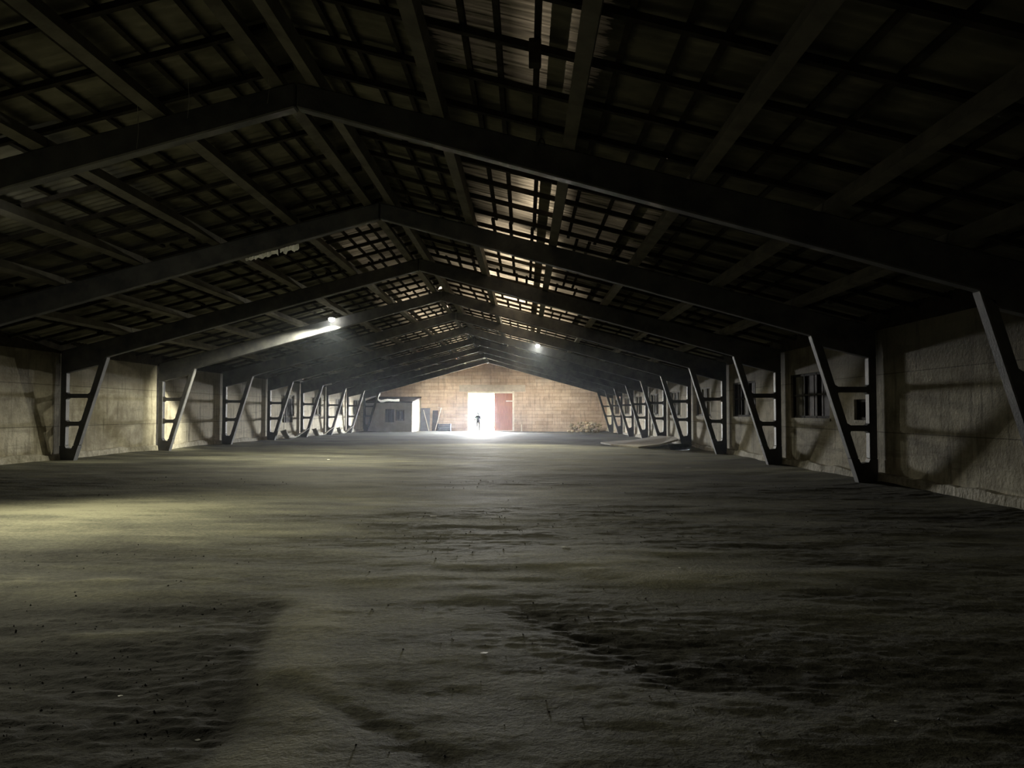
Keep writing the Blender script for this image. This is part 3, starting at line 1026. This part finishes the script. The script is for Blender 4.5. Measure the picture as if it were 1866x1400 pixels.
def rock_mesh(name, seed, m):
    rnd = random.Random(seed)
    bm = bmesh.new()
    bmesh.ops.create_icosphere(bm, subdivisions=1, radius=1.0)
    for v in bm.verts:
        v.co *= rnd.uniform(0.65, 1.15)
        v.co.z *= 0.7
    me = bpy.data.meshes.new(name)
    bm.to_mesh(me); bm.free()
    me.materials.append(m)
    return me
rocks = [rock_mesh('rubble_chunk', q, M['rubble']) for q in range(6)]
rnd = random.Random(5)
placed = []
for q in range(120):
    x = rnd.triangular(6.6, 10.1, 8.9); y = rnd.uniform(66.8, 69.5)
    core = max(0, 1 - ((x - 8.9) / 2.4) ** 2)
    r = rnd.uniform(0.10, 0.17) + 0.12 * core * rnd.random()
    z = ground(x, y) + r * 0.45
    for px_, py_, pz_, pr_ in placed:
        dd = math.hypot(px_ - x, py_ - y)
        rs = (r + pr_) * 1.02
        if dd < rs:
            z = max(z, pz_ + math.sqrt(rs * rs - dd * dd) * 0.78)
    if z > ground(x, y) + 0.85:
        continue
    placed.append((x, y, z, r))
    o = bpy.data.objects.new('rubble_chunk', rnd.choice(rocks))
    C.objects.link(o)
    o.location = (x, y, z)
    o.scale = (r * rnd.uniform(0.85, 1.15), r * rnd.uniform(0.8, 1.1), r)
    o.rotation_euler = (rnd.uniform(-.3, .3), rnd.uniform(-.3, .3), rnd.uniform(0, 6.28))
    tag(o, 'chunk of broken tan masonry in the heap by the gable, right corner', 'rubble', 'broken masonry heaped in the far right corner')

# ------------------------------------------------------------------ loose sheets slung between the left frame feet
def ribbon(name, pts, wid, m, label, cat, seedn=0, group=None, axis=Vector((1, 0, 0.35)), th=0.012):
    rnd = random.Random(seedn)
    bm = bmesh.new()
    P = [Vector(p) for p in pts]
    fine = []
    for i in range(len(P) - 1):
        p_1 = P[max(i - 1, 0)]; p0 = P[i]; p1 = P[i + 1]; p2 = P[min(i + 2, len(P) - 1)]
        for t in [k / 6 for k in range(6)]:
            fine.append(0.5 * ((2 * p0) + (p1 - p_1) * t + (2 * p_1 - 5 * p0 + 4 * p1 - p2) * t * t + (3 * p0 - p_1 - 3 * p1 + p2) * t ** 3))
    fine.append(P[-1])
    ax = axis.normalized()
    prev = None
    for p in fine:
        w = wid * rnd.uniform(0.85, 1.1)
        row = []
        for u in (-0.5, -0.2, 0.2, 0.5):
            row.append(bm.verts.new(p + ax * (u * w) + Vector((0, 0, (0.1 * wid * (abs(u) * 2) ** 2) + rnd.uniform(-.01, .01)))))
        if prev:
            for k in range(3):
                bm.faces.new((prev[k], prev[k + 1], row[k + 1], row[k]))
        prev = row
    o = link_bm(name, bm, m, None, smooth=True)
    so = o.modifiers.new('thickness', 'SOLIDIFY')
    so.thickness = th
    return tag(o, label, cat, group)
for k, w in ((5, 'sixth and seventh'), (6, 'seventh and eighth'), (7, 'eighth and ninth')):
    y = FY[k]
    g = [ground(-9.8, y + t) for t in (0.3, 1.6, 4.0, 5.8)]
    ribbon('slack_sheet', [(-9.72, y + 0.3, g[0] + 0.50), (-9.8, y + 1.2, g[1] + 0.14), (-9.85, y + 1.7, g[1] + 0.05), (-9.88, y + 2.8, g[2] + 0.05), (-9.92, y + 3.8, g[2] + 0.16), (-10.0, y + 5.7, g[3] + 0.46)],
           0.30, M['sheet_pale'], 'pale sagging sheet slung low between the %s left frames' % w, 'sheet', k, 'sagging sheets along the left wall')

# dark board hanging on the left wall
bm = bmesh.new()
box(bm, -WX + 0.0, -WX + 0.05, 43.1, 44.7, 0.88, 2.25)
for q in (43.4, 44.3):
    box(bm, -WX + 0.05, -WX + 0.075, q, q + 0.1, 0.88, 2.25)
tag(link_bm('wall_board', bm, M['dark_board']), 'dark board hanging on the left wall behind the sixth frame', 'board')

# raised slab and tub by the right wall
bm = bmesh.new()
pts = [(8.1, 34.2, 0.02), (9.0, 34.0, 0.13), (9.85, 34.05, 0.33), (10.1, 36.5, 0.36), (9.9, 39.2, 0.34), (8.7, 39.8, 0.16), (7.0, 40.0, 0.02), (7.2, 37.0, 0.02)]
top, bot = [], []
for x, y, h in pts:
    z = fz(x, y)
    top.append(bm.verts.new((x, y, z + h + 0.05))); bot.append(bm.verts.new((x, y, z + h - 0.03)))
bm.faces.new(top); bm.faces.new(bot[::-1])
for i in range(8):
    j = (i + 1) % 8
    bm.faces.new((top[i], bot[i], bot[j], top[j]))
tag(link_bm('tilted_slab', bm, M['booth']), 'pale tilted slab lying along the right wall behind the fifth frame foot', 'slab')
t = empty('metal_tub', 'dull metal tub lying on the floor in front of the fifth right frame', 'tub', (9.55, 32.3, ground(9.55, 32.3)))
bm = bmesh.new()
ring = []
for r, z in ((0.30, 0.0), (0.40, 0.22), (0.43, 0.24), (0.38, 0.21), (0.27, 0.03)):
    ring.append([bm.verts.new((r * math.cos(a) * 1.3, r * math.sin(a), z)) for a in [2 * math.pi * k / 18 for k in range(18)]])
for i in range(4):
    for k in range(18):
        bm.faces.new((ring[i][k], ring[i][(k + 1) % 18], ring[i + 1][(k + 1) % 18], ring[i + 1][k]))
bm.faces.new(ring[0]); bm.faces.new(ring[-1])
link_bm('basin', bm, M['metal'], t, smooth=True)
bm = bmesh.new()
tube(bm, [(0.55, 0.1, 0.2), (0.66, 0.05, 0.12), (0.66, -0.1, 0.12), (0.55, -0.12, 0.2)], 0.015)
link_bm('handle', bm, M['white_paint'], t)

# ------------------------------------------------------------------ torn film, wires, small hangings
def torn(label, p0, p1, drop, seedn):
    rnd = random.Random(seedn)
    bm = bmesh.new()
    p0, p1 = Vector(p0), Vector(p1)
    N = 34
    prev = None
    for i in range(N + 1):
        t = i / N
        p = p0.lerp(p1, t)
        d = drop * (0.25 + 0.75 * rnd.random()) * (0.35 + 0.65 * t)
        a = bm.verts.new(p + Vector((0, rnd.uniform(-.03, .03), 0.015)))
        b = bm.verts.new(p + Vector((rnd.uniform(-.02, .02), rnd.uniform(0.0, .05), -d)))
        if prev and rnd.random() > 0.06:
            bm.faces.new((prev[0], a, b, prev[1]))
        prev = (a, b)
    o = link_bm('torn_film', bm, M['film'])
    so = o.modifiers.new('thickness', 'SOLIDIFY'); so.thickness = 0.004
    return tag(o, label, 'film')
yb = FY[1] + TH / 2 + 0.035  # strip imitates a streak of sun leaking onto the beam's underside
torn('torn strip standing in for leaked sun under the left beam of the second frame', (-2.95, yb, zbot(2.95) + 0.0), (-1.8, yb, zbot(1.8) + 0.0), 0.17, 3)
# film hanging on the farthest left knee
ribbon('torn_film', [(-9.0, 64.16, 3.0), (-9.2, 64.1, 2.6), (-8.9, 63.9, 2.36), (-8.4, 63.95, 2.45), (-7.9, 64.0, 2.42), (-7.4, 64.1, 2.44)], 0.22, M['film'],
       'white torn film hanging from the farthest left frame over the booth', 'film', 9, axis=Vector((0, 0.4, 1)))
# drooping cable loop on the first beam
bm = bmesh.new()
pts = []
for k in range(15):
    a = math.pi * (1 - k / 14)
    pts.append((3.32 + 0.045 * math.cos(a), FY[0] - TH / 2 - 0.01, zbot(3.32) + 0.36 + 0.10 * math.sin(a)))
tube(bm, pts, 0.008)
tag(link_bm('wire_loop', bm, M['timber']), 'small dark wire loop standing on the top edge of the nearest right beam', 'wire')
bm = bmesh.new()
box(bm, 3.14, 3.27, 7.85, 8.02, ztop(3.2) - 0.02, ztop(3.2) + 0.24)
o = link_bm('wood_block', bm, M['timber'], bevel=0.01)
tag(o, 'dark wooden block fixed under the roof battens above the camera, right slope', 'block')

# cobweb threads under the near left roof
for q, (p, l) in enumerate([((-2.0, 9.9), 0.5), ((-1.2, 9.6), 0.42), ((-0.28, 9.9), 0.35)]):
    bm = bmesh.new()
    x, y = p
    tube(bm, [(x, y, ztop(x) + 0.1), (x + .02, y, ztop(x) - l * 0.5), (x, y, ztop(x) - l)], 0.003, 4)
    tag(link_bm('hanging_thread', bm, M['sheet_pale']),
        ['pale thread hanging before the nearest beam, leftmost', 'pale thread hanging before the nearest beam, middle one', 'pale thread hanging just left of the nearest ridge joint'][q], 'thread')

# ------------------------------------------------------------------ litter and crumbs on the floor
def px_ground(px, py):
    v = Vector(((px - 933) / F_PX, (700 - py) / F_PX, -1))
    d = cam.matrix_basis.to_3x3() @ v
    t = -1.48 / d.z
    p = Vector(cam.location) + d * t
    return p.x, p.y
def scrap(px, py, r, label, seedn):
    rnd = random.Random(seedn)
    x, y = px_ground(px, py)
    z = ground(x, y)
    bm = bmesh.new()
    bmesh.ops.create_icosphere(bm, subdivisions=1, radius=r)
    for v in bm.verts:
        v.co = Vector((v.co.x * rnd.uniform(0.7, 1.6), v.co.y * rnd.uniform(0.6, 1.1), abs(v.co.z) * rnd.uniform(0.1, 0.3)))
    o = link_bm('litter', bm, M['litter'])
    o.location = (x, y, z)
    tag(o, label, 'litter', 'pale scraps on the floor')
scrap(1241, 1037, 0.035, 'white crumpled scrap on the dark floor at centre right', 1)
scrap(882, 1194, 0.022, 'small white scrap on the floor, below the doorway near the camera', 2)
scrap(1633, 1314, 0.014, 'tiny white speck of litter on the near floor at lower right', 3)
scrap(790, 941, 0.045, 'pale scrap on the floor left of the doorway line, middle distance', 4)
scrap(1030, 999, 0.05, 'flat pale scrap on the floor, left of the crumpled white one', 5)
scrap(1254, 849, 0.08, 'pale scrap on the floor in front of the fourth right frame', 6)
scrap(219, 1265, 0.014, 'tiny bright scrap at lower left on dark soil', 7)
scrap(360, 1342, 0.014, 'tiny bright scrap on the dark soil at the very bottom left of centre', 8)

def crumbs():
    rnd = np.random.RandomState(3)
    N = 9000
    xs = rnd.uniform(-5, 9, N * 3); ys = 2.9 + rnd.rand(N * 3) ** 1.8 * 14
    D = dust_light_mask(xs, ys)
    keep = rnd.rand(N * 3) < np.clip(0.75 - D, 0.03, 1) ** 1.5
    keep &= (np.abs(xs - 3) < ys * 0.75)
    xs, ys = xs[keep][:N], ys[keep][:N]
    co, fc = [], []
    base = [(1, 0, 0), (-1, 0, 0), (0, 1, 0), (0, -1, 0), (0, 0, 0.9), (0, 0, -0.6)]
    tri = [(0, 2, 4), (2, 1, 4), (1, 3, 4), (3, 0, 4), (2, 0, 5), (1, 2, 5), (3, 1, 5), (0, 3, 5)]
    for x, y in zip(xs, ys):
        z = ground(x, y)
        r = 0.002 + 0.005 * rnd.rand() ** 3 * (1 + y / 9)
        a = rnd.rand() * 6.28
        off = len(co)
        for b in base:
            q = rnd.uniform(0.6, 1.2)
            u, v = b[0] * math.cos(a) - b[1] * math.sin(a), b[0] * math.sin(a) + b[1] * math.cos(a)
            co.append((x + u * r * q, y + v * r * q, z + b[2] * r * q + r * 0.3))
        fc += [tuple(off + t for t in f) for f in tri]
    me = bpy.data.meshes.new('soil_crumbs')
    me.from_pydata(co, [], fc)
    me.materials.append(M['crumb'])
    o = bpy.data.objects.new('soil_crumbs', me)
    C.objects.link(o)
    tag(o, 'small dark soil crumbs scattered over the near floor', 'soil', kind='stuff')
crumbs()

# ------------------------------------------------------------------ person in the doorway
def person():
    gx, gy, gz0 = -1.16, 69.55, ground(-1.16, 69.55) - 0.01
    root = empty('person', 'person in dark clothes standing in the bright doorway', 'person', (gx, gy, gz0), math.radians(20))
    joints = {'pel': (0, 0, 0.92), 'waist': (0, 0, 1.05), 'chest': (0, 0.01, 1.28), 'neck': (0, 0.0, 1.46), 'headb': (0, -0.02, 1.57), 'headt': (0, -0.01, 1.66),
              'hl': (-0.09, 0, 0.88), 'kl': (-0.11, -0.03, 0.48), 'al': (-0.11, 0.02, 0.08), 'tl': (-0.12, -0.14, 0.04),
              'hr': (0.09, 0, 0.88), 'kr': (0.12, -0.02, 0.48), 'ar': (0.13, 0.03, 0.08), 'tr': (0.15, -0.13, 0.04),
              'sl': (-0.20, 0, 1.37), 'el': (-0.29, 0.03, 1.10), 'wl': (-0.29, -0.06, 0.87), 'gl': (-0.29, -0.09, 0.78),
              'sr': (0.20, 0, 1.37), 'er': (0.29, 0.03, 1.10), 'wr': (0.28, -0.08, 0.87), 'gr': (0.28, -0.11, 0.78)}
    rad = {'pel': .19, 'waist': .18, 'chest': .21, 'neck': .062, 'headb': .125, 'headt': .12, 'h': .12, 'k': .085, 'a': .06, 't': .045,
           's': .085, 'e': .07, 'w': .045, 'g': .035}
    E = [('pel', 'waist'), ('waist', 'chest'), ('chest', 'neck'), ('neck', 'headb'), ('headb', 'headt')]
    for q in 'lr':
        E += [('pel', 'h' + q), ('h' + q, 'k' + q), ('k' + q, 'a' + q), ('a' + q, 't' + q), ('chest', 's' + q), ('s' + q, 'e' + q), ('e' + q, 'w' + q), ('w' + q, 'g' + q)]
    names = list(joints)
    me = bpy.data.meshes.new('body')
    co = [joints[n] for n in names]
    ed = [(names.index(a), names.index(b)) for a, b in E]
    # fingers
    fr = []
    for q, sx in (('l', -1), ('r', 1)):
        g = joints['g' + q]
        for k in range(4):
            i0 = len(co)
            co.append((g[0] + sx * 0.0, g[1] - 0.03 + 0.018 * k, g[2] - 0.04)); co.append((g[0] - sx * 0.012, g[1] - 0.03 + 0.018 * k, g[2] - 0.085 + 0.004 * abs(k - 1)))
            ed += [(names.index('g' + q), i0), (i0, i0 + 1)]; fr += [i0, i0 + 1]
        i0 = len(co)
        co.append((g[0] - sx * 0.01, g[1] - 0.05, g[2] + 0.01)); ed.append((names.index('g' + q), i0)); fr.append(i0)
        i0 = len(co)
        co.append((g[0] - sx * 0.015, g[1] - 0.07, g[2] - 0.03)); ed.append((i0 - 1, i0)); fr.append(i0)
    me.from_pydata(co, ed, [])
    o = bpy.data.objects.new('body', me)
    C.objects.link(o)
    o.parent = root
    o.modifiers.new('skin', 'SKIN')
    sv = me.skin_vertices[0].data
    for i, n in enumerate(names):
        r = rad.get(n) or rad.get(n[0])
        sv[i].radius = (r, r * (0.75 if n in ('chest', 'pel', 'waist') else 1))
    for i in fr:
        sv[i].radius = (0.009, 0.009)
    sv[0].use_root = True
    ss = o.modifiers.new('sub', 'SUBSURF'); ss.levels = 1; ss.render_levels = 1
    me.materials.append(M['cloth'])
    bm = bmesh.new()
    bmesh.ops.create_uvsphere(bm, u_segments=12, v_segments=8, radius=0.1)
    for v in bm.verts:
        v.co = Vector((v.co.x * 0.95, v.co.y * 1.1 + 0.015, v.co.z * 0.8 + 1.67))
    link_bm('hair', bm, M['dark_board'], root, smooth=True)
person()

# ------------------------------------------------------------------ fine dust hanging in the air of the hall
bm = bmesh.new()
prism(bm, [(-WX + .05, -0.5), (WX - .05, -0.5), (WX - .05, 3.2), (0, 6.2), (-WX + .05, 3.2)], 20.0, Y_END - 0.15)
hm = bpy.data.materials.new('dusty_air')
hm.use_nodes = True
hn = hm.node_tree
hn.nodes.remove(hn.nodes['Principled BSDF'])
hv = hn.nodes.new('ShaderNodeVolumeScatter')
hv.inputs['Color'].default_value = (0.72, 0.82, 1.0, 1)
hv.inputs['Density'].default_value = 0.0012
hv.inputs['Anisotropy'].default_value = 0.55
hn.links.new(hv.outputs[0], hn.nodes['Material Output'].inputs['Volume'])
tag(link_bm('dust_haze', bm, hm), 'thin dusty haze glowing in front of the far doorway', 'haze', kind='stuff')
